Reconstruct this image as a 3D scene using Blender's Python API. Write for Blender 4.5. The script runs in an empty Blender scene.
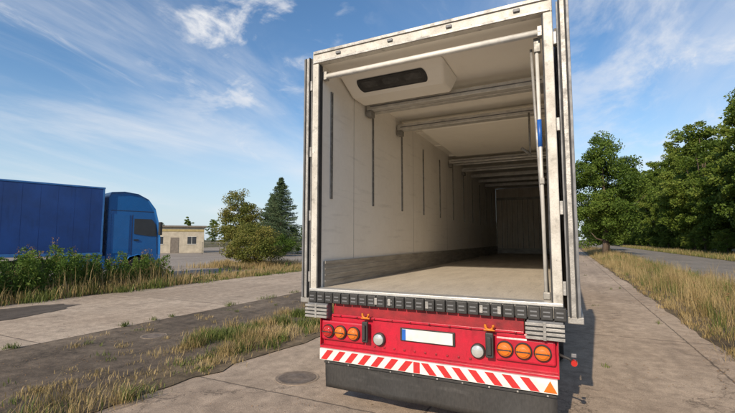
import bpy, math, random
import numpy as np
from mathutils import Vector, Matrix
random.seed(4); rng=np.random.default_rng(4)
S=bpy.context.scene
S.view_settings.view_transform='Standard'; S.view_settings.look='None'; S.view_settings.exposure=0
D=bpy.data

# ---------------------------------------------------------------- materials
def N(nt,t,**k):
    n=nt.nodes.new(t)
    for a,v in k.items(): setattr(n,a,v)
    return n
def mat(name,col,rough=.6,metal=0,var=.2,scale=4,bump=0,bscale=None,col2=None,fine=0,spec=.5,stretch=None,coat=0,scuff=0,sstretch=(1,.25,6),sscale=5):
    m=D.materials.new(name); m.use_nodes=True; nt=m.node_tree; L=nt.links.new
    p=nt.nodes['Principled BSDF']
    p.inputs['Roughness'].default_value=rough; p.inputs['Metallic'].default_value=metal
    p.inputs['Specular IOR Level'].default_value=spec
    p.inputs['Coat Weight'].default_value=coat
    tc=N(nt,'ShaderNodeTexCoord'); mp=N(nt,'ShaderNodeMapping')
    if stretch: mp.inputs['Scale'].default_value=stretch
    L(tc.outputs['Object'],mp.inputs['Vector'])
    n=N(nt,'ShaderNodeTexNoise'); n.inputs['Scale'].default_value=scale; n.inputs['Detail'].default_value=8; n.inputs['Roughness'].default_value=.62
    L(mp.outputs[0],n.inputs['Vector'])
    r=N(nt,'ShaderNodeValToRGB'); r.color_ramp.elements[0].position=.3; r.color_ramp.elements[1].position=.7
    c=np.array(col)
    c2=np.array(col2) if col2 is not None else c*(1-var*1.6)
    r.color_ramp.elements[0].color=(*c2,1); r.color_ramp.elements[1].color=(*np.minimum(c*(1+var*.4),1),1)
    L(n.outputs['Fac'],r.inputs['Fac']); out=r.outputs['Color']
    def mulby(out,vec,sc,a,b,lo,hi,det=5):
        n2=N(nt,'ShaderNodeTexNoise'); n2.inputs['Scale'].default_value=sc; n2.inputs['Detail'].default_value=det
        L(vec,n2.inputs['Vector'])
        mr=N(nt,'ShaderNodeMapRange'); mr.inputs[1].default_value=a; mr.inputs[2].default_value=b; mr.inputs[3].default_value=lo; mr.inputs[4].default_value=hi
        L(n2.outputs['Fac'],mr.inputs[0])
        mx=N(nt,'ShaderNodeVectorMath',operation='SCALE'); L(out,mx.inputs[0]); L(mr.outputs[0],mx.inputs['Scale']); return mx.outputs[0]
    if fine>0: out=mulby(out,mp.outputs[0],scale*22,.3,.7,1-fine,1+fine*.5)
    if scuff!=0:
        ms=N(nt,'ShaderNodeMapping'); ms.inputs['Scale'].default_value=sstretch; L(tc.outputs['Object'],ms.inputs['Vector'])
        out=mulby(out,ms.outputs[0],sscale,.58,.72,1,1-scuff,9)
    L(out,p.inputs['Base Color'])
    if rough>.1 and metal<.9:
        nr=N(nt,'ShaderNodeMapRange'); nr.inputs[1].default_value=.3; nr.inputs[2].default_value=.7; nr.inputs[3].default_value=min(1,rough*1.2); nr.inputs[4].default_value=rough*.8
        L(n.outputs['Fac'],nr.inputs[0]); L(nr.outputs[0],p.inputs['Roughness'])
    if bump:
        nb=N(nt,'ShaderNodeTexNoise'); nb.inputs['Scale'].default_value=bscale or scale*8; nb.inputs['Detail'].default_value=6
        L(mp.outputs[0],nb.inputs['Vector'])
        b=N(nt,'ShaderNodeBump'); b.inputs['Strength'].default_value=bump; b.inputs['Distance'].default_value=.02
        L(nb.outputs['Fac'],b.inputs['Height']); L(b.outputs[0],p.inputs['Normal'])
    return m

def ground_mat(name,c_lo,c_hi,stain=.35,joint=None,crack=.5,rough=.9,bigscale=.35):
    m=D.materials.new(name); m.use_nodes=True; nt=m.node_tree; L=nt.links.new
    p=nt.nodes['Principled BSDF']; p.inputs['Roughness'].default_value=rough; p.inputs['Specular IOR Level'].default_value=.25
    tc=N(nt,'ShaderNodeTexCoord'); P=tc.outputs['Object']
    def noise(s,d=8,ro=.6,vec=P):
        n=N(nt,'ShaderNodeTexNoise'); n.inputs['Scale'].default_value=s; n.inputs['Detail'].default_value=d; n.inputs['Roughness'].default_value=ro
        L(vec,n.inputs['Vector']); return n.outputs['Fac']
    def mr(x,a,b,c,d):
        q=N(nt,'ShaderNodeMapRange'); q.inputs[1].default_value=a;q.inputs[2].default_value=b;q.inputs[3].default_value=c;q.inputs[4].default_value=d
        L(x,q.inputs[0]); return q.outputs[0]
    def mul(a,b,op='MULTIPLY'):
        q=N(nt,'ShaderNodeMath',operation=op); L(a,q.inputs[0]); L(b,q.inputs[1]); return q.outputs[0]
    r=N(nt,'ShaderNodeValToRGB'); r.color_ramp.elements[0].position=.32; r.color_ramp.elements[1].position=.68
    r.color_ramp.elements[0].color=(*c_lo,1); r.color_ramp.elements[1].color=(*c_hi,1)
    L(noise(bigscale,9,.65),r.inputs['Fac'])
    f=mr(noise(70,4,.7),.3,.7,.66,1.28)
    f=mul(f,mr(noise(5,8,.7),.35,.65,1-stain,1.12))
    mp=N(nt,'ShaderNodeMapping'); mp.inputs['Scale'].default_value=(1.6,.12,1); L(P,mp.inputs['Vector'])
    f=mul(f,mr(noise(1.3,6,.6,mp.outputs[0]),.35,.7,1-stain*.55,1.08))
    f=mul(f,mr(noise(24,3,.5),.66,.74,1,.55))
    f=mul(f,mr(noise(1.1,3,.5),.62,.72,1,1-stain*.6))
    if crack:
        wn=N(nt,'ShaderNodeTexNoise'); wn.inputs['Scale'].default_value=2.2; wn.inputs['Detail'].default_value=9; wn.inputs['Roughness'].default_value=.7; L(P,wn.inputs['Vector'])
        av=N(nt,'ShaderNodeVectorMath',operation='ADD'); L(P,av.inputs[0]); L(wn.outputs['Color'],av.inputs[1])
        v=N(nt,'ShaderNodeTexVoronoi',feature='DISTANCE_TO_EDGE'); v.inputs['Scale'].default_value=.3; L(av.outputs[0],v.inputs['Vector'])
        ck=mr(v.outputs['Distance'],.0,.006,1-crack,1)
        msk=mr(noise(.5,3,.5,P),.46,.56,0,1)
        ck=mul(ck,msk,'MAXIMUM')
        f=mul(f,ck)
    if joint:
        bk=N(nt,'ShaderNodeTexBrick'); bk.offset=0; bk.squash=1
        bk.inputs['Scale'].default_value=1; bk.inputs['Brick Width'].default_value=joint[0]; bk.inputs['Row Height'].default_value=joint[1]
        bk.inputs['Mortar Size'].default_value=.018; bk.inputs['Mortar Smooth'].default_value=.5
        bk.inputs['Color1'].default_value=(1,1,1,1); bk.inputs['Color2'].default_value=(.84,.84,.84,1); bk.inputs['Mortar'].default_value=(.42,.42,.42,1)
        wv=N(nt,'ShaderNodeVectorMath',operation='ADD')
        wn2=N(nt,'ShaderNodeTexNoise'); wn2.inputs['Scale'].default_value=6; wn2.inputs['Detail'].default_value=6; L(P,wn2.inputs['Vector'])
        sc=N(nt,'ShaderNodeVectorMath',operation='SCALE'); sc.inputs['Scale'].default_value=.05; L(wn2.outputs['Color'],sc.inputs[0])
        L(P,wv.inputs[0]); L(sc.outputs[0],wv.inputs[1]); L(wv.outputs[0],bk.inputs['Vector'])
        bw=N(nt,'ShaderNodeRGBToBW'); L(bk.outputs['Color'],bw.inputs[0]); f=mul(f,bw.outputs[0])
    mx=N(nt,'ShaderNodeVectorMath',operation='SCALE'); L(r.outputs['Color'],mx.inputs[0]); L(f,mx.inputs['Scale'])
    L(mx.outputs[0],p.inputs['Base Color'])
    b=N(nt,'ShaderNodeBump'); b.inputs['Strength'].default_value=.6; b.inputs['Distance'].default_value=.014; L(f,b.inputs['Height']); L(b.outputs[0],p.inputs['Normal'])
    return m

def leaf_mat(name,cols,trans=.3,nscale=.5,rough=.6):
    m=D.materials.new(name); m.use_nodes=True; nt=m.node_tree; L=nt.links.new
    p=nt.nodes['Principled BSDF']; p.inputs['Roughness'].default_value=rough; p.inputs['Specular IOR Level'].default_value=.25
    g=N(nt,'ShaderNodeNewGeometry'); n=N(nt,'ShaderNodeTexNoise'); n.inputs['Scale'].default_value=nscale; n.inputs['Detail'].default_value=4
    L(g.outputs['Position'],n.inputs['Vector'])
    a=N(nt,'ShaderNodeMath',operation='MULTIPLY'); a.inputs[1].default_value=.5; L(g.outputs['Random Per Island'],a.inputs[0])
    b=N(nt,'ShaderNodeMath',operation='MULTIPLY_ADD'); b.inputs[1].default_value=1.5; b.inputs[2].default_value=-.5; L(n.outputs['Fac'],b.inputs[0])
    c=N(nt,'ShaderNodeMath',operation='ADD'); L(a.outputs[0],c.inputs[0]); L(b.outputs[0],c.inputs[1])
    r=N(nt,'ShaderNodeValToRGB'); L(c.outputs[0],r.inputs['Fac'])
    el=r.color_ramp.elements
    while len(el)<len(cols): el.new(.5)
    for i,cc in enumerate(cols): el[i].position=i/(len(cols)-1); el[i].color=(*cc,1)
    L(r.outputs['Color'],p.inputs['Base Color'])
    t=N(nt,'ShaderNodeBsdfTranslucent'); L(r.outputs['Color'],t.inputs['Color'])
    mx=N(nt,'ShaderNodeMixShader'); mx.inputs[0].default_value=trans
    L(p.outputs[0],mx.inputs[1]); L(t.outputs[0],mx.inputs[2]); L(mx.outputs[0],nt.nodes['Material Output'].inputs['Surface'])
    return m

# ---------------------------------------------------------------- mesh helpers
def link(o,parent=None):
    S.collection.objects.link(o)
    if parent is not None: o.parent=parent
    return o
def empty(name,loc=(0,0,0),rz=0):
    e=D.objects.new(name,None); e.location=loc; e.rotation_euler=(0,0,rz); S.collection.objects.link(e); e.empty_display_size=.2; return e
def pyd(name,v,f,m,parent=None,smooth=False,bevel=0,seg=2):
    me=D.meshes.new(name); me.from_pydata([tuple(x) for x in v],[],f); me.update()
    if m: me.materials.append(m)
    if smooth:
        for p in me.polygons: p.use_smooth=True
    o=D.objects.new(name,me); link(o,parent)
    if bevel:
        b=o.modifiers.new('bevel','BEVEL'); b.width=bevel; b.segments=seg; b.limit_method='ANGLE'; b.angle_limit=math.radians(35)
    return o
BF=[(0,3,2,1),(4,5,6,7),(0,1,5,4),(1,2,6,5),(2,3,7,6),(3,0,4,7)]
def boxv(x0,x1,y0,y1,z0,z1):
    return [(x0,y0,z0),(x1,y0,z0),(x1,y1,z0),(x0,y1,z0),(x0,y0,z1),(x1,y0,z1),(x1,y1,z1),(x0,y1,z1)]
def box(name,m,x0,x1,y0,y1,z0,z1,parent=None,bevel=0):
    return pyd(name,boxv(x0,x1,y0,y1,z0,z1),BF,m,parent,bevel=bevel)
def boxes(name,m,lst,parent=None,bevel=0,jit=0):
    v=[];f=[]
    for b in lst:
        o=len(v); w=boxv(*b)
        if jit:
            dx,dy,dz=[random.uniform(-jit,jit) for _ in range(3)]; w=[(x+dx*.5,y+dy,z+dz) for x,y,z in w]
        v+=w; f+=[tuple(i+o for i in q) for q in BF]
    return pyd(name,v,f,m,parent,bevel=bevel)
def lathe(name,m,prof,axis,loc,parent=None,n=32,smooth=True):
    v=[];f=[]
    for r,h in prof:
        for i in range(n):
            a=2*math.pi*i/n; c,s=r*math.cos(a),r*math.sin(a)
            q={'X':(h,c,s),'Y':(s,h,c),'Z':(c,s,h)}[axis]
            v.append((q[0]+loc[0],q[1]+loc[1],q[2]+loc[2]))
    for k in range(len(prof)-1):
        for i in range(n):
            j=(i+1)%n; f.append((k*n+i,k*n+j,(k+1)*n+j,(k+1)*n+i))
    f.append(tuple(range(n-1,-1,-1))); f.append(tuple((len(prof)-1)*n+i for i in range(n)))
    o=pyd(name,v,f,m,parent)
    if smooth:
        me=o.data
        for p in me.polygons: p.use_smooth=len(p.vertices)==4
        e=o.modifiers.new('es','EDGE_SPLIT'); e.split_angle=math.radians(35)
    return o
def tube(v,f,pts,rad,n=8):
    o=len(v); pts=[Vector(p) for p in pts]
    for k,p in enumerate(pts):
        d=(pts[min(k+1,len(pts)-1)]-pts[max(k-1,0)]).normalized()
        a=d.cross(Vector((0,0,1)) if abs(d.z)<.9 else Vector((1,0,0))).normalized(); b=d.cross(a)
        for i in range(n):
            t=2*math.pi*i/n; v.append(tuple(p+(a*math.cos(t)+b*math.sin(t))*rad[k]))
    for k in range(len(pts)-1):
        for i in range(n):
            j=(i+1)%n; f.append((o+k*n+i,o+k*n+j,o+(k+1)*n+j,o+(k+1)*n+i))
    f.append(tuple(o+i for i in range(n-1,-1,-1))); f.append(tuple(o+(len(pts)-1)*n+i for i in range(n)))
def tubes(name,m,lst,parent=None,n=10):
    v=[];f=[]
    for pts,rad in lst:
        if not hasattr(rad,'__len__'): rad=[rad]*len(pts)
        tube(v,f,pts,rad,n)
    return pyd(name,v,f,m,parent,smooth=True)
def quadmesh(name,v,f,mats,mi=None):
    me=D.meshes.new(name); v=np.asarray(v,dtype=np.float32); f=np.asarray(f,dtype=np.int32)
    me.vertices.add(len(v)); me.vertices.foreach_set('co',v.ravel())
    me.loops.add(f.size); me.loops.foreach_set('vertex_index',f.ravel())
    me.polygons.add(len(f)); me.polygons.foreach_set('loop_start',np.arange(len(f),dtype=np.int32)*4)
    for m in (mats if isinstance(mats,list) else [mats]): me.materials.append(m)
    if mi is not None: me.polygons.foreach_set('material_index',np.asarray(mi,dtype=np.int32))
    me.update(calc_edges=True); me.validate(); return me
def unit(a): return a/np.linalg.norm(a,axis=1,keepdims=True)
def leaves(c,size,aspect=.55,up=None):
    n=len(c); a=unit(rng.normal(size=(n,3)))
    b=unit(np.cross(a,rng.normal(size=(n,3)))); s=(size*rng.uniform(.6,1.3,n))[:,None]
    v=np.stack([c+a*s,c+b*s*aspect,c-a*s,c-b*s*aspect],1).reshape(-1,3)
    return v,np.arange(n*4).reshape(n,4)
def sheet(name,m,x0,x1,y0,y1,z,jit=0,step=.5,ny=None):
    n=max(2,int((y1-y0)/step)) if jit else 2
    ys=np.linspace(y0,y1,n); v=[];f=[]
    jl=jr=0
    for i,y in enumerate(ys):
        jl=.6*jl+random.uniform(-jit,jit); jr=.6*jr+random.uniform(-jit,jit)
        v+=[(x0+jl,y,z),(x1+jr,y,z)]
        if i: f.append((2*i-2,2*i-1,2*i+1,2*i))
    return pyd(name,v,f,m)

# ---------------------------------------------------------------- camera
cam=D.cameras.new('camera'); co=D.objects.new('camera',cam); S.collection.objects.link(co)
cam.sensor_width=36; cam.lens=36*405/735; cam.clip_end=6000; cam.clip_start=.05
co.location=(1.35,-3.96,1.78); co.rotation_euler=(math.radians(90+4.7),0,math.radians(26.1))
S.camera=co

# ---------------------------------------------------------------- light
EL=30; AZ=(0.065,1.0)
sd=Vector((AZ[0],AZ[1],-math.tan(math.radians(EL))*math.hypot(*AZ))).normalized()
sl=D.lights.new('sun','SUN'); sl.energy=5.0; sl.angle=math.radians(.5); sl.color=(1,.87,.70)
so=D.objects.new('sun',sl); S.collection.objects.link(so); so.rotation_euler=sd.to_track_quat('-Z','Y').to_euler(); so.location=(-3,-30,30)
W=D.worlds.new('World'); S.world=W; W.use_nodes=True; nt=W.node_tree; L=nt.links.new
bg=nt.nodes['Background']; bg.inputs['Strength'].default_value=.15
sky=N(nt,'ShaderNodeTexSky',sky_type='NISHITA'); sky.sun_disc=False; sky.sun_elevation=math.radians(EL)
sky.sun_rotation=math.atan2(-AZ[0],-AZ[1]); sky.air_density=1.1; sky.dust_density=.4; sky.ozone_density=2.6; sky.altitude=100
tc=N(nt,'ShaderNodeTexCoord'); sp=N(nt,'ShaderNodeSeparateXYZ'); L(tc.outputs['Generated'],sp.inputs[0])
za=N(nt,'ShaderNodeMath',operation='MAXIMUM'); za.inputs[1].default_value=0; L(sp.outputs['Z'],za.inputs[0])
zb=N(nt,'ShaderNodeMath',operation='ADD'); zb.inputs[1].default_value=.16; L(za.outputs[0],zb.inputs[0])
dv=N(nt,'ShaderNodeVectorMath',operation='DIVIDE'); L(tc.outputs['Generated'],dv.inputs[0])
cb=N(nt,'ShaderNodeCombineXYZ')
for i in range(3): L(zb.outputs[0],cb.inputs[i])
L(cb.outputs[0],dv.inputs[1])
def wn(scale,detail,rough,dist,ms,rot,loc=(0,0,0)):
    mp=N(nt,'ShaderNodeMapping'); mp.inputs['Scale'].default_value=ms; mp.inputs['Rotation'].default_value=(0,0,math.radians(rot)); mp.inputs['Location'].default_value=loc
    L(dv.outputs[0],mp.inputs['Vector']); n=N(nt,'ShaderNodeTexNoise'); n.inputs['Scale'].default_value=scale; n.inputs['Detail'].default_value=detail
    n.inputs['Roughness'].default_value=rough; n.inputs['Distortion'].default_value=dist; L(mp.outputs[0],n.inputs['Vector']); return n.outputs['Fac']
def wr(x,a,b,c,d):
    q=N(nt,'ShaderNodeMapRange',interpolation_type='SMOOTHSTEP'); q.inputs[1].default_value=a;q.inputs[2].default_value=b;q.inputs[3].default_value=c;q.inputs[4].default_value=d
    L(x,q.inputs[0]); return q.outputs[0]
def wm(op,a,b):
    q=N(nt,'ShaderNodeMath',operation=op,use_clamp=True); L(a,q.inputs[0]); L(b,q.inputs[1]); return q.outputs[0]
def wbank(d,w0,w1):
    q=N(nt,'ShaderNodeVectorMath',operation='DISTANCE'); L(tc.outputs['Generated'],q.inputs[0]); q.inputs[1].default_value=Vector(d).normalized()
    return wr(q.outputs['Value'],w0,w1,1,0)
cir=wm('MULTIPLY',wr(wn(1.1,10,.62,.6,(1,.33,1),62),.40,.80,0,.8),wr(wn(.6,4,.5,0,(1,1,1),0,(3,1,0)),.38,.6,.15,1))
cir2=wr(wn(2.2,9,.7,1.2,(1,.5,1),50,(7,2,0)),.56,.8,0,.5)
cum=wm('MULTIPLY',wr(wn(3.6,10,.6,.3,(1,1,1),20,(1.7,4.2,0)),.46,.64,0,.95),wbank((-.62,.66,.52),.08,.32))
cumr=wm('MULTIPLY',wr(wn(2.2,10,.62,.3,(1,.7,1),35,(5.7,1.2,0)),.42,.66,0,.7),wbank((.26,.87,.42),.15,.5))
tot=wm('ADD',wm('ADD',wm('ADD',cir,cir2),cum),cumr)
tot=wm('MULTIPLY',tot,wr(sp.outputs['Z'],.0,.12,.35,.92))
hs=N(nt,'ShaderNodeHueSaturation'); hs.inputs['Saturation'].default_value=1.15; L(sky.outputs[0],hs.inputs['Color'])
# pale blue haze towards the horizon
hz=N(nt,'ShaderNodeMix',data_type='RGBA'); L(wr(sp.outputs['Z'],-.02,.34,.85,0),hz.inputs['Factor']); L(hs.outputs[0],hz.inputs[6]); hz.inputs[7].default_value=(3.9,4.7,5.5,1)
mx=N(nt,'ShaderNodeMix',data_type='RGBA'); L(tot,mx.inputs['Factor']); L(hz.outputs[2],mx.inputs[6]); mx.inputs[7].default_value=(5.8,5.85,6.0,1)
L(mx.outputs[2],bg.inputs['Color'])

# ---------------------------------------------------------------- ground
M_soil=ground_mat('grassland_soil',(.06,.068,.025),(.16,.13,.06),.4,None,0)
M_conc=ground_mat('pavement_concrete',(.43,.325,.235),(.60,.47,.35),.32,(3.2,5.0),.5)
M_path=ground_mat('path_concrete',(.45,.345,.25),(.60,.48,.36),.3,(5.7,4.5),.35)
M_old=ground_mat('old_asphalt',(.13,.098,.07),(.27,.21,.15),.5,None,.5)
M_road=ground_mat('road_asphalt',(.21,.19,.165),(.29,.26,.225),.25,None,.3)
M_lot=ground_mat('lot_asphalt',(.29,.245,.205),(.38,.33,.275),.3,None,.3)
M_dirt=ground_mat('dirt',(.12,.088,.053),(.28,.21,.13),.5,None,0)
g=pyd('ground',[(-2500,-2500,-.012),(2500,-2500,-.012),(2500,2500,-.012),(-2500,2500,-.012)],[(0,1,2,3)],M_soil)
sheet('concrete_pavement',M_conc,-3.25,3.7,-30,170,0)
sheet('dirt_strip',M_dirt,3.5,7.3,-30,170,.004,.06)
sheet('old_asphalt_strip',M_old,-6.9,-3.2,-30,120,.004,.015)
sheet('concrete_path',M_path,-12.5,-6.85,-40,120,.008,.01)
sheet('parking_lot',M_lot,-75,-14.4,-60,75,0)
sheet('weed_strip_soil',M_dirt,-14.8,-12.35,-40,60,.012,.08)
sheet('road',M_road,7.2,13.6,-60,400,.008,.02)
sheet('dirt_line',M_dirt,-3.75,-2.95,-30,60,.012,.14,.35)
def blob(name,m,cx,cy,rx,ry,z,j=.15,n=36):
    v=[(cx+rx*math.cos(a)*(1+random.uniform(-j,j)),cy+ry*math.sin(a)*(1+random.uniform(-j,j)),z) for a in [2*math.pi*i/n for i in range(n)]]
    return pyd(name,v,[tuple(range(n))],m)
M_patch=ground_mat('dark_patch_m',(.09,.07,.055),(.16,.135,.11),.3,None,.2)
blob('asphalt_patch',M_patch,-10.9,.4,1.0,2.2,.016,.1)  # irregular dark patch lying on the path, darker than the concrete around it
M_iron=mat('cast_iron',(.22,.17,.13),.85,.1,.3,10,.3,fine=.3)
M_ring=mat('manhole_ring',(.33,.255,.185),.9,0,.3,10,.3)
def manhole(x,y,r,z,name='manhole_cover'):
    e=empty(name,(x,y,z))
    lathe('frame_ring',M_ring,[(r*1.12,-.02),(r*1.12,.003),(r*1.02,.003),(r*1.0,.001)],'Z',(0,0,0),e)
    lathe('lid',M_iron,[(r*.98,0),(r*.98,.004),(r*.9,.006),(r*.88,.004),(r*.3,.005),(r*.28,.007)],'Z',(0,0,0),e)
manhole(-1.85,.5,.25,.002); manhole(-5.6,1.2,.20,.006); manhole(4.5,6.2,.3,.012)

# ---------------------------------------------------------------- grass & weeds
M_green=leaf_mat('grass_green',[(.06,.09,.018),(.13,.165,.038),(.24,.24,.08)],.3,.8)
M_straw=leaf_mat('grass_straw',[(.18,.15,.055),(.40,.29,.13),(.58,.45,.23)],.3,.7)
M_weed=leaf_mat('weed_leaf',[(.045,.09,.014),(.10,.175,.028),(.19,.25,.05)],.35,1.0)
M_rust=leaf_mat('weed_seed',[(.16,.085,.035),(.29,.17,.075),(.40,.29,.14)],.2,1.0)
def blades(pos,h,w,lean=.5):
    n=len(pos); a=rng.uniform(0,2*np.pi,n); d=np.stack([np.cos(a),np.sin(a),0*a],1); q=np.stack([-np.sin(a),np.cos(a),0*a],1)
    ln=(rng.uniform(.1,1,n)*lean*h)[:,None]; h=h[:,None]; w=w[:,None]; up=np.array([[0,0,1.]])
    p0=pos; p1=pos+d*ln*.35+up*h*.6; p2=pos+d*ln+up*h*(1-.15*rng.random((n,1)))
    v=np.stack([p0-q*w,p0+q*w,p1-q*w*.8,p1+q*w*.8,p2-q*w*.12,p2+q*w*.12],1).reshape(-1,3)
    b=np.arange(n)[:,None]*6
    f=np.concatenate([b+np.array([[0,1,3,2]]),b+np.array([[2,3,5,4]])],0)
    return v,f
def grassobj(name,groups):
    V=[];F=[];I=[];o=0
    for pos,h,w,le,mi in groups:
        v,f=blades(pos,h,w,le); V.append(v);F.append(f+o);I.append(np.full(len(f),mi));o+=len(v)
    me=quadmesh(name,np.concatenate(V),np.concatenate(F),[M_green,M_straw],np.concatenate(I))
    ob=D.objects.new(name,me); link(ob); return ob
def scatter(n,x0,x1,y0,y1,clump=0,cr=.15,z=.01,near=0):
    if near: 
        t=rng.random(n)**near; y=y0+(y1-y0)*t
    else: y=rng.uniform(y0,y1,n)
    x=rng.uniform(x0,x1,n)
    if clump:
        k=rng.integers(0,clump,n); cx=rng.uniform(x0,x1,clump); 
        cy=y0+(y1-y0)*(rng.random(clump)**(near or 1))
        rr=rng.uniform(.4,1.4,clump)*cr
        x=cx[k]+rng.normal(size=n)*rr[k]; y=cy[k]+rng.normal(size=n)*rr[k]
    return np.stack([x,y,np.full(n,z)],1)
U=rng.uniform
def pn(p,s=1.): x=p[:,0]*s;y=p[:,1]*s; return (np.sin(x*2.1+1.3*np.sin(y*1.1))+np.sin(y*1.7+1.9*np.sin(x*.9+2))+np.sin((x+y)*3.7+2*np.sin(y*2.3)))/3
def thin(p,thr,s=1.): return p[pn(p,s)+U(-.35,.35,len(p))>thr]
def grp(p,h0,h1,w,le,mi,mod=None):
    n=len(p); h=U(h0,h1,n)*(1+.35*pn(p,1.3))
    if mod is not None: h=h*mod(p)
    return (p,h,np.full(n,w)*U(.6,1.4,n),le,mi)
grassobj('verge_grass',[
 grp(thin(scatter(34000,3.8,7.0,-1,70,near=1.7),-.1,.8),.06,.24,.004,.9,1),
 grp(thin(scatter(16000,3.8,7.1,-1,70,600,.2,near=1.6),-.1),.06,.24,.005,.8,0),
 grp(scatter(24000,3.95,7.0,0,80,380,.17,near=1.5),.3,.75,.0035,.6,1),
 grp(scatter(6000,4.0,7.0,0,60,120,.13,near=1.5),.25,.6,.004,.55,0),
 grp(scatter(7000,3.55,3.95,-1,50,240,.07,near=1.6),.04,.18,.004,1.0,1)])
fade=lambda p:np.where((p[:,1]>-.9)&(p[:,1]<.7),.55,1)
grassobj('joint_weeds',[
 grp(thin(scatter(7000,-3.7,-3.05,-2.5,30,100,.10,near=1.3),-.05,1.6),.04,.17,.004,.9,0,fade),
 grp(thin(scatter(15000,-3.75,-3.0,-2.5,35,140,.12,near=1.3),-.05,1.6),.05,.22,.003,1.0,1,fade),
 grp(thin(scatter(9000,-4.8,-3.2,1.0,8,34,.16),-.2,1.2),.04,.20,.0035,.9,1),
 grp(thin(scatter(10000,-4.7,-3.2,1.0,8,34,.16),-.3,1.2),.04,.20,.0045,.9,0),
 grp(scatter(2200,-4.4,-3.2,-2.5,1,26,.13),.02,.10,.0035,.9,1),
 grp(scatter(3500,-6.95,-6.8,-3,40,90,.06),.03,.12,.004,.9,0),
 grp(scatter(2200,-6.5,-4,-3,20,90,.07),.02,.08,.0035,.9,1),
 grp(scatter(1200,-6.5,-4,-3,20,50,.05),.02,.08,.004,.9,0),
 grp(scatter(1200,-3.0,3.6,1,60,60,.04),.02,.08,.004,.9,0)])
low=lambda p:np.where(p[:,1]>8,.42,1)
grassobj('strip_grass',[
 grp(scatter(26000,-14.6,-12.35,-9,55,near=1.1),.12,.5,.008,.5,1,low),
 grp(scatter(12000,-14.5,-12.5,-9,40,200,.3),.4,.95,.005,.4,1,low),
 grp(scatter(26000,-13.6,-12.2,-9,50,320,.2),.1,.42,.008,.8,0,low),
 grp(scatter(9000,-20,-15.2,14.5,20,90,.4),.15,.5,.009,.5,1)])
grassobj('far_grass',[grp(scatter(16000,13.7,17.5,5,120,near=1.3),.15,.5,.012,.5,0),grp(scatter(12000,13.7,17,5,120,near=1.3),.2,.6,.01,.5,1)])
def weeds(name,pts,hs,m,leaf=.045,per=60,seedhead=.3):
    V=[];F=[];I=[];o=0
    for (x,y),h in zip(pts,hs):
        k=int(per*h); t=rng.random(k)**.8
        r=.20*h*(1-t*.75)
        a=rng.uniform(0,6.283,k); c=np.stack([x+np.cos(a)*r*rng.random(k)*1.3,y+np.sin(a)*r*rng.random(k)*1.3,h*(.08+.92*t)],1)
        v,f=leaves(c,leaf,.3); V.append(v);F.append(f+o);I.append(np.full(k,0));o+=len(v)
        if random.random()<seedhead:
            k=26;t=rng.random(k); c=np.stack([x+rng.normal(size=k)*.03,y+rng.normal(size=k)*.03,h*(.92+.26*t)],1)
            v,f=leaves(c,.022,.5); V.append(v);F.append(f+o);I.append(np.full(k,1));o+=len(v)
    me=quadmesh(name,np.concatenate(V),np.concatenate(F),[m,M_rust],np.concatenate(I)); ob=D.objects.new(name,me); return link(ob)
n=600; pts=np.stack([U(-14.6,-13.0,n),U(-6,7.6,n)],1); weeds('weeds',pts,U(.7,1.5,n)*np.where(pts[:,1]>5.5,.72,1)*(1+.25*pn(pts,1.1)),M_weed,.05,140)
n=60; pts=np.stack([U(-14.4,-12.9,n),U(8,26,n)],1); weeds('weeds',pts,U(.2,.5,n),M_weed,.045,110)
n=150; pts=np.stack([U(4.2,6.8,n),U(3,45,n)],1); weeds('verge_weeds',pts,U(.2,.5,n),M_weed,.03,100,.5)
n=26; pts=np.stack([U(-4.4,-3.0,n),U(.8,8,n)],1); weeds('joint_leaf_weeds',pts,U(.1,.24,n),M_weed,.024,200,0)
P=np.concatenate([scatter(2600,-3.2,3.7,-3,25,120,.5,.012,1.5),scatter(2600,-6.9,-3.7,-3,18,80,.4,.016,1.3),scatter(900,-12.4,-6.9,-4,25,60,.5,.02,1.3),scatter(1800,3.0,4.0,-1,30,100,.2,.014,1.4)])
v,f=leaves(P,.013,.6); v[:,2]=np.repeat(P[:,2],4)+(v[:,2]-np.repeat(P[:,2],4))*.25; link(D.objects.new('leaf_litter',quadmesh('leaf_litter',v,f,M_rust)))

# ---------------------------------------------------------------- trees
M_bark=mat('bark',(.14,.10,.07),.95,0,.3,6,.6,stretch=(3,3,.6))
M_leafA=leaf_mat('leaves_broad',[(.035,.07,.010),(.10,.16,.024),(.20,.26,.045)],.38,.35)
M_leafB=leaf_mat('leaves_forest',[(.045,.08,.011),(.125,.185,.026),(.25,.28,.052)],.38,.18)
M_leafC=leaf_mat('leaves_autumn',[(.08,.11,.02),(.18,.19,.04),(.32,.24,.07)],.35,.8)
M_needle=leaf_mat('needles',[(.035,.06,.03),(.075,.115,.052),(.14,.18,.085)],.2,.8)
def crown_mesh(name,h,R,base,ncl,nl,leaf,m,rc=.24,top=1.0):
    zc=(h+base)/2; hz=(h-base)/2
    d=unit(rng.normal(size=(ncl,3))); rad=rng.uniform(.25,1,ncl)**.5
    lump=1+.22*np.sin(d[:,0]*4+h)*np.cos(d[:,1]*5+R)+.12*rng.normal(size=ncl)
    wid=np.where(d[:,2]>0,1-.25*d[:,2]*top,1.0)
    c=np.stack([d[:,0]*R*rad*lump*wid,d[:,1]*R*rad*lump*wid,zc+d[:,2]*hz*rad*np.clip(lump,.7,1.1)],1)
    rcs=R*rc*rng.uniform(.6,1.35,ncl)
    k=rng.integers(0,ncl,ncl*nl); dd=unit(rng.normal(size=(ncl*nl,3)))*(rng.random((ncl*nl,1))**.45)*np.array([[1,1,.72]])
    P=c[k]+dd*rcs[k][:,None]
    P=P[P[:,2]>.1]
    v,f=leaves(P,leaf,.6); return quadmesh(name,v,f,m),c
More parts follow.
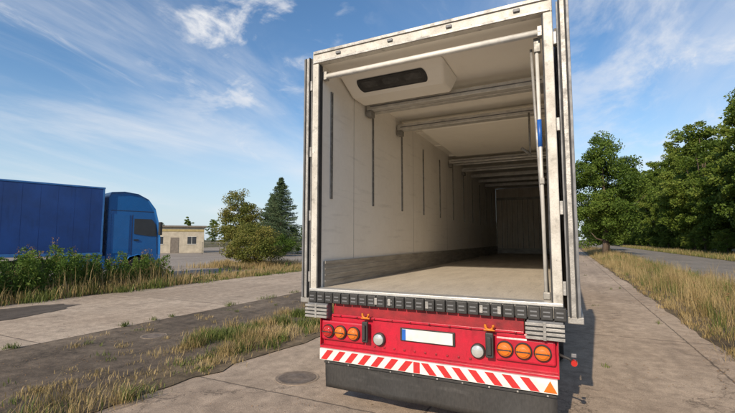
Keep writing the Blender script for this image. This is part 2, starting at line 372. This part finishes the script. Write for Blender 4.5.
def trunk_mesh(name,h,base,r,c,nb=12):
    v=[];f=[]
    hh=h*.8; pts=[(math.sin(t*3)*.12*h*.1,math.cos(t*2.3)*.1*h*.1-.1*h*.1,hh*t) for t in np.linspace(0,1,7)]
    tube(v,f,pts,[r*1.35,r,r*.85,r*.7,r*.5,r*.3,r*.12])
    for i in np.random.default_rng(1).choice(len(c),nb,replace=False):
        q=c[i]; z0=max(base*.7,q[2]*.55); p0=Vector((0,0,min(z0,hh*.8))); p1=Vector(q)
        mid=(p0+p1)/2+Vector((0,0,-.03*h)); tube(v,f,[p0,mid,p1],[r*.38,r*.25,r*.06],6)
    me=D.meshes.new(name); me.from_pydata(v,[],f); me.materials.append(M_bark)
    for p in me.polygons:p.use_smooth=True
    return me
def tree(name,x,y,h,R,base,m,ncl=90,nl=230,leaf=.11,r=.2,rc=.24,top=1.):
    e=empty(name,(x,y,0)); cm,c=crown_mesh(name+'_crown',h,R,base,ncl,nl,leaf,m,rc,top); tm=trunk_mesh(name+'_trunk',h,base,r,c)
    for nm,me in(('crown',cm),('trunk',tm)): link(D.objects.new(nm,me),e)
    return e
tree('broadleaf_tree',5.0,46,13.0,3.8,1.0,M_leafA,190,230,.11,.26,.25)
tree('broadleaf_tree',7.5,75,9,3.4,1.2,M_leafA,80,200,.14,.25)
tree('broadleaf_tree',-37.2,36.5,8.0,2.6,.6,M_leafC,90,220,.1,.15,.30)
tree('broadleaf_tree',-24.5,43,5.2,2.2,.4,M_leafA,70,200,.1,.12,.30)
e=empty('bush',(-16.9,16.6,0)); cm,c=crown_mesh('bush_crown',2.9,1.8,.0,70,300,.05,M_leafC,.25); link(D.objects.new('crown',cm),e); link(D.objects.new('stems',trunk_mesh('bush_stems',2.6,.3,.05,c)),e)
e=empty('bush',(-27,32,0)); cm,c=crown_mesh('bush_crown',2.2,2.0,.0,60,220,.06,M_leafA,.25); link(D.objects.new('crown',cm),e); link(D.objects.new('stems',trunk_mesh('bush_stems2',2.1,.3,.05,c)),e)
def conifer(name,x,y,h,R):
    e=empty(name,(x,y,0)); P=[];v=[];f=[]
    tube(v,f,[(0,0,0),(.03,0,h*.5),(0,0,h*.98)],[.16,.1,.02])
    nb=210
    for i in range(nb):
        t=(i/nb)**.9; z=h*(.05+.93*t); a=i*2.4+random.random(); l=R*(1-t)**.8*random.uniform(.55,1.15)+.15
        d=np.array([math.cos(a),math.sin(a),0]); s=rng.random(int(80+230*l/R))[:,None]**.7
        droop=-.22*l*s+ .18*l*s**3
        side=np.array([[-d[1],d[0],0]])
        p=np.array([[0,0,z]])+d*l*s+side*rng.normal(size=s.shape)*.19*l*(1.05-s*.6)+np.array([[0,0,1]])*droop+rng.normal(size=(len(s),3))*.06
        P.append(p); tube(v,f,[(0,0,z),tuple(np.array([0,0,z])+d*l*.9+np.array([0,0,-.1*l]))],[.025,.006],5)
    vv,ff=leaves(np.concatenate(P),.09,.3); link(D.objects.new('needles',quadmesh('needles',vv,ff,M_needle)),e)
    pyd('trunk',v,f,M_bark,e,smooth=True)
conifer('spruce_tree',-30.5,36.5,9.7,3.8)
conifer('spruce_tree',-35.5,41,8.2,3.2)
var=[]
for i,(h,R,b) in enumerate([(14,3.4,.6),(17,3.7,1.0),(11.5,3.4,.4),(15,2.9,.6)]):
    cm,c=crown_mesh('forest_crown_%d'%i,h,R,b,120,190,.13,M_leafB,.21,1.7); var.append((cm,trunk_mesh('forest_trunk_%d'%i,h,b,.22,c,8)))
def forest(name,plist):
    e=empty(name)
    for j,(x,y,s,k) in enumerate(plist):
        rz=random.uniform(0,6.28)
        for nm,me in zip(('crown','trunk'),var[k]):
            o=D.objects.new('%s_%d'%(nm,j),me); link(o,e); o.location=(x,y,0); o.rotation_euler=(0,0,rz); o.scale=(s*random.uniform(.9,1.15),s*random.uniform(.9,1.15),s)
pl=[]
y=8
while y<260:
    s=.90+.34*min(1,(y-10)/90)
    pl.append((19.5+random.uniform(-1.2,1.2),y,s*random.uniform(.78,1.12),random.randrange(4)))
    pl.append((24.5+random.uniform(-1.5,1.5),y+2,s*random.uniform(.85,1.2),random.randrange(4)))
    if y<140: pl.append((17.6+random.uniform(-.5,.5),y+1,random.uniform(.2,.42),2))
    y+=random.uniform(3.0,4.8)
forest('tree_row',pl)
pl=[]
for i in range(70):
    a=math.radians(-10+ i*1.5); r=150+random.uniform(-12,12)
    pl.append((1.35-math.sin(a)*r,-4+math.cos(a)*r,random.uniform(.42,.68),random.randrange(4)))
forest('distant_trees',pl)

# ---------------------------------------------------------------- building + fence
M_cream=mat('cream_render',(.50,.44,.34),.9,0,.2,1.5); M_roofd=mat('roof_felt',(.20,.17,.14),.9); M_glass=mat('window_glass',(.05,.055,.06),.1,0,.1,3)
M_yel=mat('yellow_panel',(.42,.33,.14),.6); M_wht=mat('white_frame',(.7,.68,.62),.5,0,.08)
B=empty('office_building',(-46,34.6,0),math.radians(26+24))
box('walls',M_cream,-16,3,0,7,0,3.5,B,.02); box('roof',M_roofd,-16.3,3.3,-.3,7.3,3.5,3.72,B,.02)
wl=[];wf=[]
for x in(-15,-12.2,-9,-6.5,-3.2,.9):
    wl.append((x,x+1.1,-.02,.05,1.2,2.2)); wf+= [(x-.06,x+1.16,-.05,-.021,1.14,1.2),(x-.06,x+1.16,-.05,-.021,2.2,2.26),(x+.52,x+.57,-.05,-.021,1.2,2.2)]
boxes('windows',M_glass,wl,B); boxes('window_frames',M_wht,wf,B)
boxes('panels',M_yel,[(-16,3,-.04,-.002,2.9,3.2)],B); box('door',M_roofd,-1.2,-.2,-.05,-.002,0,2.1,B); box('garage_door',M_wht,-5.2,-3.6,-.05,-.002,0,2.2,B)
M_fence=mat('fence_wire',(.22,.2,.17),.6,.3)
Fn=empty('fence'); fl=[];p0=np.array([-40.,33.]);p1=np.array([-19.,58.]);n=16
for i in range(n+1):
    q=p0+(p1-p0)*i/n; fl.append(([(q[0],q[1],0),(q[0],q[1],1.5)],.04))
tubes('posts',M_fence,fl,Fn,6)
tubes('rails',M_fence,[([(p0[0],p0[1],z),(p1[0],p1[1],z)],.02) for z in np.linspace(.15,1.45,9)],Fn,4)

# ---------------------------------------------------------------- wheels
M_tyre=mat('tyre_rubber',(.025,.025,.025),.85,0,.2,8,.2); M_rim=mat('steel_rim',(.42,.42,.43),.4,.8)
def wheel(par,x,y,r=.5,w=.36,side=1,nm='wheel'):
    s=side
    lathe(nm,M_tyre,[(r*.56,-w/2*s),(r*.93,-w/2*s),(r,-w*.36*s),(r,w*.36*s),(r*.94,w/2*s),(r*.58,w/2*s),(r*.56,w*.42*s)],'X',(x,y,r),par,36)
    lathe(nm+'_rim',M_rim,[(r*.56,w*.40*s),(r*.52,w*.40*s),(r*.47,w*.2*s),(r*.3,w*.1*s),(r*.24,w*.32*s),(r*.12,w*.36*s)],'X',(x,y,r),par,28)

# ---------------------------------------------------------------- semi-trailer (main)
T=empty('semi_trailer')
M_wall=mat('panel_offwhite',(.87,.83,.76),.5,0,.04,1.2,col2=(.80,.755,.68),fine=.03,scuff=.12,sstretch=(1,.35,3.5),sscale=4)
M_ceil=mat('ceiling_offwhite',(.87,.83,.75),.55,0,.05,1.0,scuff=.05)
M_out=mat('trailer_skin',(.62,.62,.60),.45,0,.1,1.5)
M_alu=mat('aluminium',(.66,.64,.60),.42,.5,.18,6,.1,fine=.1,scuff=.15,sstretch=(1,1,1),sscale=9)
M_alud=mat('aluminium_dull',(.44,.42,.39),.55,.5,.3,9,.15,fine=.2)
M_frame=mat('frame_weathered',(.58,.55,.49),.6,.1,.2,5,.1,col2=(.42,.385,.33),fine=.15,scuff=.35,sstretch=(1,1,1),sscale=14)
M_rail=mat('lash_rail',(.31,.295,.27),.5,.4,.3,12)
M_gask=mat('rubber_gasket',(.035,.035,.036),.75,0,.2,10)
M_dgrey=mat('door_edge_grey',(.19,.19,.195),.55,.2,.25,8)
M_kick=mat('kick_plate',(.44,.41,.36),.5,.3,.25,5,.1,stretch=(1,.4,3),fine=.15,scuff=.25,sstretch=(1,.4,5),sscale=6)
M_red=mat('red_paint',(.52,.012,.035),.34,0,.25,5,.05,fine=.12,coat=.25,col2=(.36,.013,.028),scuff=.2,sstretch=(3,1,1),sscale=6)
M_redd=mat('red_paint_dirty',(.34,.018,.025),.5,0,.35,7,.06,fine=.2)
M_white=mat('white_reflective',(.76,.73,.67),.45,0,.12,9,scuff=.15,sstretch=(1,1,1),sscale=10)
M_redr=mat('red_reflective',(.60,.03,.03),.4,0,.15,9,fine=.1)
M_black=mat('black_plastic',(.04,.038,.036),.6,0,.3,8,.08,fine=.2)
M_skirt=mat('skirt_rubber',(.045,.042,.039),.6,0,.35,3,.08,stretch=(1,1,.4),col2=(.026,.025,.024),fine=.25,scuff=-.5,sstretch=(.6,1,3),sscale=5)
M_amber=mat('lens_amber',(.75,.16,.015),.15,0,.1,6,coat=.6); M_lred=mat('lens_red',(.45,.02,.015),.15,0,.1,6,coat=.6)
M_clear=mat('lens_clear',(.55,.55,.53),.12,.3,.1,20,coat=.8); M_blue=mat('blue_plastic',(.02,.13,.5),.4)
M_orng=mat('orange_ring',(.7,.2,.01),.45)
FZ=1.23; TZ=4.0; LN=13.5
M_floor=mat('floor_resin',(.60,.53,.43),.5,0,.2,2.2,.12,40,col2=(.46,.40,.32),fine=.22,stretch=(2.2,.6,1),scuff=.22,sstretch=(4,.5,1),sscale=4)
box('floor',M_floor,-1.23,1.23,.10,LN-.08,1.12,FZ,T)
box('wall_inner_left',M_wall,-1.255,-1.23,.06,LN-.08,FZ-.1,3.88,T)
box('wall_outer_left',M_out,-1.30,-1.256,.06,LN,1.1,3.99,T)
box('wall_inner_right',M_wall,1.23,1.255,.06,LN-.08,FZ-.1,3.88,T)
box('wall_outer_right',M_out,1.256,1.30,.06,LN,1.1,3.99,T)
box('ceiling',M_ceil,-1.255,1.255,.06,LN-.08,3.881,3.91,T)
box('roof',M_out,-1.255,1.255,.06,LN,3.911,4.0,T)
M_bulk=mat('bulkhead_panel',(.80,.72,.61),.6,0,.2,3,.1,stretch=(3,1,.7),col2=(.64,.55,.44))
box('bulkhead',M_bulk,-1.229,1.229,LN-.079,LN,FZ-.1,3.88,T)
boxes('bulkhead_ribs',M_kick,[(-1.2+i*.2-.012,-1.2+i*.2+.012,LN-.1,LN-.08,1.45,3.4) for i in range(13)]+[(-1.2,1.2,LN-.11,LN-.1,3.4,3.5),(-1.2,1.2,LN-.12,LN-.08,1.235,1.44)],T)
boxes('kick_plate',M_kick,[(-1.229,-1.205,.12,LN-.1,FZ+.002,1.50),(-1.229,-1.195,.12,LN-.1,1.501,1.53),(1.205,1.229,.12,LN-.1,FZ+.002,1.50),(-1.204,-1.198,.12,LN-.1,1.29,1.31),(-1.204,-1.198,.12,LN-.1,1.36,1.38),(-1.204,-1.198,.12,LN-.1,1.43,1.45)],T)
rl=[];sl_=[]
for s in(-1,1):
    for i in range(11):
        y=.28+i*1.2
        a,b=sorted((s*1.229,s*1.214)); rl+= [(a,b,y-.022,y-.008,2.28,3.62),(a,b,y+.008,y+.022,2.28,3.62)]
        a,b=sorted((s*1.2285,s*1.224)); sl_.append((a,b,y-.0075,y+.0075,2.28,3.62))
boxes('lash_rails',M_rail,rl,T); boxes('lash_rail_slots',M_gask,sl_,T)
boxes('wall_seams',M_rail,[(-1.2295,-1.2275,.88+i*2.4-.002,.88+i*2.4+.002,1.54,3.87) for i in range(5)],T)
boxes('rail_rivets',M_alu,[(-1.2135,-1.211,.28+i*1.2-.004,.28+i*1.2+.004,z,z+.01) for i in range(11) for z in np.arange(2.32,3.6,.16)],T)
bl=[]
BM=[(1.28,3.66),(1.50,3.69),(2.48,3.66),(2.66,3.70),(5.9,3.66),(6.2,3.66),(7.3,3.67),(8.5,3.67),(9.7,3.67),(10.9,3.67)]
for y,z in BM: bl+= [(-1.21,1.21,y-.055,y+.055,z,z+.10)]
boxes('deck_beams',M_alu,bl,T,.008)
boxes('beam_grooves',M_dgrey,[(-1.15,1.15,y-.0575,y-.0555,z+.042,z+.056) for y,z in BM[:1]+BM[2:3]+BM[4:7]],T)
boxes('beam_end_fittings',M_rail,[(s*1.17-.04,s*1.17+.04,y-.07,y+.07,3.57,3.655) for s in(-1,1) for y in(1.28,2.48,5.9,7.3)],T,.005)
boxes('ceiling_ribs',M_ceil,[(-1.2,1.2,y,y+.05,3.84,3.88) for y in np.arange(3.4,13,1.2)],T,.006)
box('ceiling_duct',M_ceil,-.95,1.0,2.9,5.5,3.74,3.878,T,.04)
v=[(-1.21,.42,3.879),(-1.21,.80,3.70),(-1.21,1.15,3.70),(-1.21,1.15,3.879),(.16,.42,3.879),(.06,.80,3.70),(.06,1.15,3.70),(.16,1.15,3.879)]
pyd('duct_box',v,[(0,1,2,3),(4,7,6,5),(0,4,5,1),(1,5,6,2),(2,6,7,3),(0,3,7,4)],M_ceil,T,bevel=.03,seg=3)
def oval(name,m,x0,x1,z0,z1,yf,depth,par,n=14):
    r=(z1-z0)/2; zc=(z0+z1)/2; ring=[]
    for i in range(n+1): a=math.pi/2-math.pi*i/n; ring.append((x1-r+r*math.cos(a),zc+r*math.sin(a)))
    for i in range(n+1): a=-math.pi/2-math.pi*i/n; ring.append((x0+r+r*math.cos(a),zc+r*math.sin(a)))
    k=len(ring); v=[(x,yf(z)-depth,z) for x,z in ring]+[(x,yf(z)+.01,z) for x,z in ring]
    f=[tuple(range(k)),tuple(range(2*k-1,k-1,-1))]+[(i,i+k,(i+1)%k+k,(i+1)%k) for i in range(k)]
    return pyd(name,v,f,m,par)
yf=lambda z:.42+(3.879-z)*.38/.179
M_vent=mat('vent_dark',(.06,.058,.055),.6,0,.3,12)
oval('vent_rim',M_gask,-1.03,-.10,3.73,3.825,yf,.012,T)
oval('vent_grille',M_black,-1.0,-.13,3.74,3.815,yf,.02,T)
for xx in(-.86,-.565,-.27): oval('vent_louvre',M_vent,xx-.11,xx+.11,3.757,3.800,yf,.026,T)
# rear frame
boxes('rear_frame_posts',M_frame,[(-1.305,-1.225,-.03,.055,1.1,3.87),(1.225,1.305,-.03,.055,1.1,3.87)],T,.008)
box('rear_frame_header',M_frame,-1.305,1.305,-.03,.055,3.871,4.01,T,.008)
boxes('header_lip',M_alud,[(-1.29,1.29,-.045,-.031,3.985,4.02),(-1.29,1.29,-.04,-.031,3.875,3.90)],T,.003)
boxes('header_fittings',M_dgrey,[(x-.03,x+.03,-.05,-.031,3.93,3.96) for x in(-.95,-.3,.35,1.0)],T,.005)
boxes('frame_rivets',M_alud,[(s*1.265-.004,s*1.265+.004,-.033,-.0305,z,z+.008) for s in(-1,1) for z in np.arange(1.3,3.85,.3)]+[(x,x+.008,-.033,-.0305,3.91,3.918) for x in np.arange(-1.25,1.25,.26)],T)
boxes('door_gasket_seat',M_gask,[(-1.224,-1.212,-.02,.05,FZ+.01,3.86),(1.212,1.224,-.02,.05,FZ+.01,3.86)],T)
tubes('rear_roof_bar',M_white,[([(-1.2,.09,3.745),(1.2,.09,3.745)],.036)],T,4)
boxes('bar_brackets',M_alud,[(-1.223,-1.17,.06,.13,3.70,3.80),(1.17,1.223,.06,.13,3.70,3.80)],T,.004)
for s,nm in((-1,'left'),(1,'right')):
    def bx(a,b): return sorted((s*a,s*b))
    d=empty('door_'+nm); d.parent=T
    lay=[(1.335,1.352,M_dgrey),(1.352,1.366,M_gask),(1.366,1.405,M_alud),(1.405,1.417,M_gask),(1.417,1.442,M_dgrey)]
    for j,(a,b,m) in enumerate(lay):
        x0,x1=bx(a,b-.0005); box('layer_%d'%j,m,x0,x1,-.01-(.012 if m is M_gask else 0)+(.02 if j==0 else 0),1.28,1.12,3.97,d,.003)
    x0,x1=bx(1.306,1.334)
    boxes('hinges',M_alud,[(x0,x1,-.035,.03,z,z+.12) for z in(1.3,2.0,2.75,3.55)],d,.005)
    tubes('lock_bars',M_rail,[([(s*1.32,.5,1.1),(s*1.32,.5,3.95)],.014),([(s*1.32,1.0,1.1),(s*1.32,1.0,3.95)],.014)],d,8)
    x0,x1=bx(1.335,1.46); box('door_foot',M_alud,x0,x1,0,1.0,1.06,1.119,d,.006)
M_pole=mat('pole_white',(.72,.70,.65),.4,.2,.15,8)
tubes('cargo_poles',M_pole,[([(1.165,.16,1.24),(1.155,.16,3.70)],.017)],T)
tubes('cargo_pole_inner',M_alud,[([(1.175,.32,1.24),(1.10,.24,3.66)],.014)],T)
tubes('pole_sleeve',M_blue,[([(1.158,.16,2.66),(1.157,.16,2.92)],.021)],T)
boxes('pole_fittings',M_rail,[(1.13,1.19,.13,.19,3.58,3.72),(1.14,1.2,.13,.19,1.235,1.30),(1.14,1.185,.135,.185,2.3,2.36)],T,.006)
tubes('hanging_straps',M_rail,[([(.92,2.3,3.64),(.92,2.3,3.0)],.016),([(1.02,2.3,3.64),(1.02,2.3,2.85)],.013),([(.92,2.3,3.02),(.80,2.28,3.12)],.022)],T,6)
box('rear_sill',M_alu,-1.305,1.305,-.05,.099,1.201,FZ+.003,T,.006)
box('sill_riser',M_alud,-1.29,1.29,-.035,.099,1.10,1.20,T)
seg=[];rv=[];x=-1.29
while x<1.24:
    w=.105; seg.append((x,x+w-.008,-.085,-.036,1.085,1.198)); 
    rv.append((x+.02,x+.075,-.089,-.0855,1.15,1.163)); rv.append((x+.02,x+.075,-.089,-.0855,1.115,1.128)); x+=w
boxes('dock_rubber',M_black,seg,T,.008,jit=.0015); boxes('dock_rubber_slots',M_dgrey,rv,T)
boxes('dock_clamps',M_alud,[(x-.016,x+.016,-.098,-.089,1.11,1.18) for x in(-.45,-.30,.1,.62,.78)],T,.004)
for s,(a,b) in((-1,(-1.30,-1.02)),(1,(1.0,1.31))):
    box('step_block',M_dgrey,a+.01,b-.01,-.10,0,.925,1.08,T)
    lv=[]
    for i in range(4): lv.append((a,b,-.135,-.101,.93+i*.038,.93+i*.038+.024))
    lv+=[((a+b)/2-.012,(a+b)/2+.012,-.14,-.136,.925,1.08)]
    boxes('step_block_fins',M_alud,lv,T,.004,jit=.001)
box('red_upper_beam',M_redd,-1.0,.98,-.02,.12,.95,1.084,T,.005)
box('red_upper_lip',M_red,-1.0,.98,-.055,-.021,.945,.968,T,.004)
box('red_main_beam',M_red,-1.13,1.255,-.03,.14,.62,.944,T,.012)
boxes('lamp_pods',M_red,[(-1.12,-.60,-.075,-.031,.69,.90),(.73,1.235,-.075,-.031,.70,.915)],T,.02)
boxes('red_flanges',M_red,[(-1.13,1.255,-.085,-.031,.605,.628),(-1.13,-1.122,-.085,-.0315,.63,.94),(1.246,1.255,-.085,-.0315,.63,.94)],T,.002)
boxes('beam_bolts',M_redd,[(x,x+.02,-.04,-.031,z,z+.02) for x in np.arange(-.5,.6,.11) for z in(.66,)]+[(x,x+.02,-.07,-.056,.95,.965) for x in np.arange(-.9,.95,.2)],T,.004)
def lamp(x,z,r,m,y=-.076):
    lathe('lamp_housing',M_black,[(r*1.14,.01),(r*1.14,-.022),(r*1.04,-.028),(r*1.0,-.02)],'Y',(x,y,z),T,28)
    lathe('lamp_lens',m,[(r*.98,-.015),(r*.97,-.034),(r*.8,-.048),(r*.45,-.056),(r*.1,-.058)],'Y',(x,y,z),T,28)
    lathe('lamp_ring',M_orng if m is M_amber else M_lred,[(r*.66,-.05),(r*.64,-.058),(r*.54,-.06),(r*.52,-.055)],'Y',(x,y,z),T,28)
for x in(-1.02,-.87,-.71): lamp(x,.79,.063,M_amber if x!=-1.02 else M_lred)
for x in(.82,.975,1.13): lamp(x,.808,.063,M_amber)
boxes('lamp_bars',M_black,[(x-.055,x+.055,-.137,-.132,.785,.795) for x in(-1.02,-.87,-.71)]+[(x-.055,x+.055,-.137,-.132,.803,.813) for x in(.82,.975,1.13)],T)
for x in(-.43,.575): 
    lathe('reverse_lamp_housing',M_black,[(.066,.01),(.066,-.03),(.058,-.036)],'Y',(x,-.035,.755),T,28)
    lathe('reverse_lamp_lens',M_clear,[(.055,-.03),(.054,-.044),(.035,-.055),(.005,-.058)],'Y',(x,-.035,.755),T,28)
boxes('latch_brackets',M_black,[(-.60,-.535,-.12,-.086,.72,.93),(-.585,-.55,-.15,-.121,.75,.90),(.655,.725,-.12,-.086,.72,.94),(.67,.71,-.15,-.121,.75,.91)],T,.008)
def torus(name,m,x,y,z,R,r,a0=0,a1=6.283):
    n=20; pts=[(x+R*math.cos(a),y,z+R*math.sin(a)) for a in np.linspace(a0,a1,n)]
    tubes(name,m,[(pts,r)],T,8)
for x in(-.565,.69):
    torus('rope_hook',M_orng,x,-.10,1.0,.035,.012,math.radians(-200),math.radians(20)); 
    box('hook_plate',M_orng,x-.05,x+.05,-.11,-.09,.958,.968,T,.003)
box('plate_holder',M_black,-.20,.36,-.05,-.031,.765,.895,T,.006)
box('licence_plate',M_white,-.175,.34,-.056,-.0505,.775,.885,T,.002)
box('plate_blue_band',M_blue,-.174,-.135,-.058,-.0565,.777,.883,T)
box('chevron_board',M_white,-1.115,1.24,-.115,-.05,.485,.603,T,.004)
pv=[];pf=[]
def para(x0,x1,dx,z0,z1,y):
    o=len(pv); pv.extend([(x0,y,z0),(x1,y,z0),(x1+dx,y,z1),(x0+dx,y,z1)]); pf.append((o,o+1,o+2,o+3))
x=-1.10
while x<-.14: para(x,x+.075,.085,.492,.596,-.1175); x+=.15
x=1.10
while x>.10: para(x-.075,x,-.085,.492,.596,-.1175); x-=.15
para(-.035,.03,0,.492,.596,-.1175)
pyd('chevron_stripes',pv,pf,M_redr,T)
pyd('warning_triangle',[(1.13,-.121,.497),(1.235,-.121,.497),(1.1825,-.121,.592),(1.13,-.116,.497),(1.235,-.116,.497),(1.1825,-.116,.592)],[(0,1,2),(3,5,4),(0,3,4,1),(1,4,5,2),(2,5,3,0)],M_amber,T)
box('underrun_tube',M_red,-1.11,1.235,-.049,.05,.50,.60,T,.01)
v=[];f=[];nx,nz=40,6
for i in range(nx+1):
    for k in range(nz+1):
        x=-1.06+2.29*i/nx; t=1-k/nz
        v.append((x,-.085+t*t*(.012*math.sin(x*5.1)+.008*math.sin(x*11+1)),.484-t*(.294+.006*math.sin(x*3))))
for i in range(nx):
    for k in range(nz): a=i*(nz+1)+k; f.append((a,a+nz+1,a+nz+2,a+1))
o=pyd('mud_skirt',v,f,M_skirt,T,smooth=True); sm=o.modifiers.new('s','SOLIDIFY'); sm.thickness=.012
boxes('skirt_ribs',M_black,[(-1.06,1.23,-.110,-.099,.455,.475)],T,.002)
boxes('skirt_bolts',M_alud,[(x-.008,x+.008,-.115,-.1105,.458,.472) for x in np.arange(-1.0,1.2,.24)],T,.003)
tubes('marker_stalk',M_black,[([(1.25,-.03,.80),(1.33,-.05,.78),(1.36,-.05,.76)],.012)],T)
lathe('marker_lamp',M_lred,[(.024,-.03),(.028,0),(.024,.02)],'Y',(1.37,-.05,.75),T,16)
boxes('marker_body',M_dgrey,[(1.35,1.39,-.045,-.01,.79,.82)],T,.004)
boxes('chassis_rails',M_redd,[(-.62,-.5,.15,12.5,.8,1.119),(.5,.62,.15,12.5,.8,1.119)],T,.005)
boxes('cross_members',M_redd,[(-1.2,1.2,y,y+.08,1.04,1.118) for y in np.arange(.5,13,.8)],T)
for y in(2.9,4.2,5.5):
    for s in(-1,1): wheel(T,s*1.06,y,.52,.38,s)
    tubes('axle',M_black,[([(-.95,y,.52),(.95,y,.52)],.06)],T)
boxes('mudguards',M_black,[(s*1.06-.2,s*1.06+.2,y-.5,y+.5,1.062,1.09) for s in(-1,1) for y in(2.9,4.2,5.5)]+[(s*1.06-.2,s*1.06+.2,2.2,2.22,.35,1.03) for s in(-1,1)],T,.01)
boxes('side_guards',M_alu,[(s*1.24-.015,s*1.24+.015,6.4,10.6,z,z+.1) for s in(-1,1) for z in(.5,.8)],T,.006)
boxes('landing_legs',M_black,[(s*.7-.06,s*.7+.06,11,11.12,.05,1.1) for s in(-1,1)]+[(s*.7-.15,s*.7+.15,10.9,11.2,0.01,.05) for s in(-1,1)],T,.008)
box('fridge_unit',M_out,-1.0,1.0,LN+.001,LN+.45,1.9,3.9,T,.05)

# ---------------------------------------------------------------- blue truck
K=empty('semi_truck',(-16.85,9.15,0),math.radians(-15))
M_tblue=mat('curtain_blue',(.014,.06,.24),.45,0,.2,1.0,.05,coat=.1,scuff=.2,sstretch=(1,2,.3),sscale=3); M_cblue=mat('cab_blue',(.015,.13,.38),.28,0,.08,2,coat=.5)
M_tlight=mat('rail_blue',(.05,.18,.45),.4)
box('trailer_body',M_tblue,-1.27,1.27,-16.0,-2.38,1.25,3.93,K,.015)
boxes('trailer_rails',M_tlight,[(-1.285,1.285,-16.02,-2.36,3.931,4.0),(-1.285,1.285,-16.02,-2.36,1.13,1.249)],K,.01)
boxes('trailer_posts',M_tlight,[(1.271,1.285,-2.44,-2.38,1.25,3.93),(1.271,1.278,-8.9,-8.85,1.25,3.93)],K)
boxes('curtain_pleats',M_tblue,[(1.2705,1.273,-2.9-i*.55,-2.885-i*.55,1.26,3.92) for i in range(22)],K)
prof=[(-2.2,.95),(-2.2,3.62),(-2.12,3.84),(-1.6,3.90),(-1.05,3.84),(-.6,3.62),(-.28,3.2),(-.12,2.6),(-.02,1.9),(0,1.3),(0,.45),(-.12,.36),(-.35,.36),(-.42,.7),(-.62,1.0),(-.95,1.12),(-1.3,1.02),(-1.5,.75),(-1.56,.5),(-2.2,.5)]
v=[];f=[];k=len(prof)
rings=[(-1.18,.07),(-1.25,0),(1.25,0),(1.18,.07)]
for x,ins in rings:
    for (y,z) in prof: v.append((x,y-(ins if y>-.6 else 0)*1.0,z-(ins if z>3 else 0)))
for r in range(3):
    for i in range(k): j=(i+1)%k; f.append((r*k+i,r*k+j,(r+1)*k+j,(r+1)*k+i))
f.append(tuple(range(k-1,-1,-1))); f.append(tuple(3*k+i for i in range(k)))
pyd('cab',v,f,M_cblue,K,bevel=.03,seg=3)
def sidepoly(name,pts,x,m,th=.012):
    for s in(-1,1):
        vv=[(s*x,y,z) for y,z in pts]+[(s*(x+th),y,z) for y,z in pts]; n=len(pts)
        ff=[tuple(range(n)),tuple(range(2*n-1,n-1,-1))]+[(i,(i+1)%n,(i+1)%n+n,i+n) for i in range(n)]
        pyd(name,vv,ff,m,K)
sidepoly('side_window',[(-1.15,2.05),(-1.15,2.72),(-.42,2.72),(-.25,2.5),(-.17,1.95),(-.5,1.95)],1.185,M_glass)
sidepoly('door_seam',[(-1.24,1.1),(-1.24,2.9),(-1.225,2.9),(-1.225,1.1)],1.182,M_black,.006)
sidepoly('door_seam_front',[(-.14,1.1),(-.2,2.3),(-.185,2.3),(-.125,1.1)],1.182,M_black,.006)
sidepoly('door_handle',[(-1.15,1.75),(-1.15,1.8),(-.95,1.8),(-.95,1.75)],1.182,M_black,.03)
sidepoly('roof_fairing_line',[(-2.1,3.05),(-2.1,3.07),(-.3,3.07),(-.3,3.05)],1.182,M_black,.006)
sidepoly('side_panel',[(-2.05,1.2),(-2.05,2.9),(-1.35,2.9),(-1.35,1.2)],1.182,M_cblue,.02)
pyd('windscreen',[(-1.1,-.16,2.0),(1.1,-.16,2.0),(1.05,-.32,2.95),(-1.05,-.32,2.95)],[(0,1,2,3)],M_glass,K)
boxes('wing_mirrors',M_black,[(s*1.38-.09,s*1.38+.09,-.16,-.04,2.0,2.6) for s in(-1,1)]+[(s*1.26-.06,s*1.26+.06,-.14,-.09,z,z+.04) for s in(-1,1) for z in(2.1,2.5)],K,.03)
boxes('bumper',M_black,[(-1.2,1.2,-.1,.06,.3,.55)],K,.02)
boxes('side_fairing',M_cblue,[(s*1.2-.03,s*1.2+.03,-3.6,-2.24,.45,1.1) for s in(-1,1)],K,.02)
boxes('chassis',M_black,[(-.45,.45,-8,-.3,.6,.95)],K)
for s in(-1,1):
    wheel(K,s*1.04,-.95,.5,.34,s); wheel(K,s*1.0,-4.6,.5,.5,s)
    for y in(-12.2,-13.5,-14.8): wheel(K,s*1.05,y,.5,.38,s)
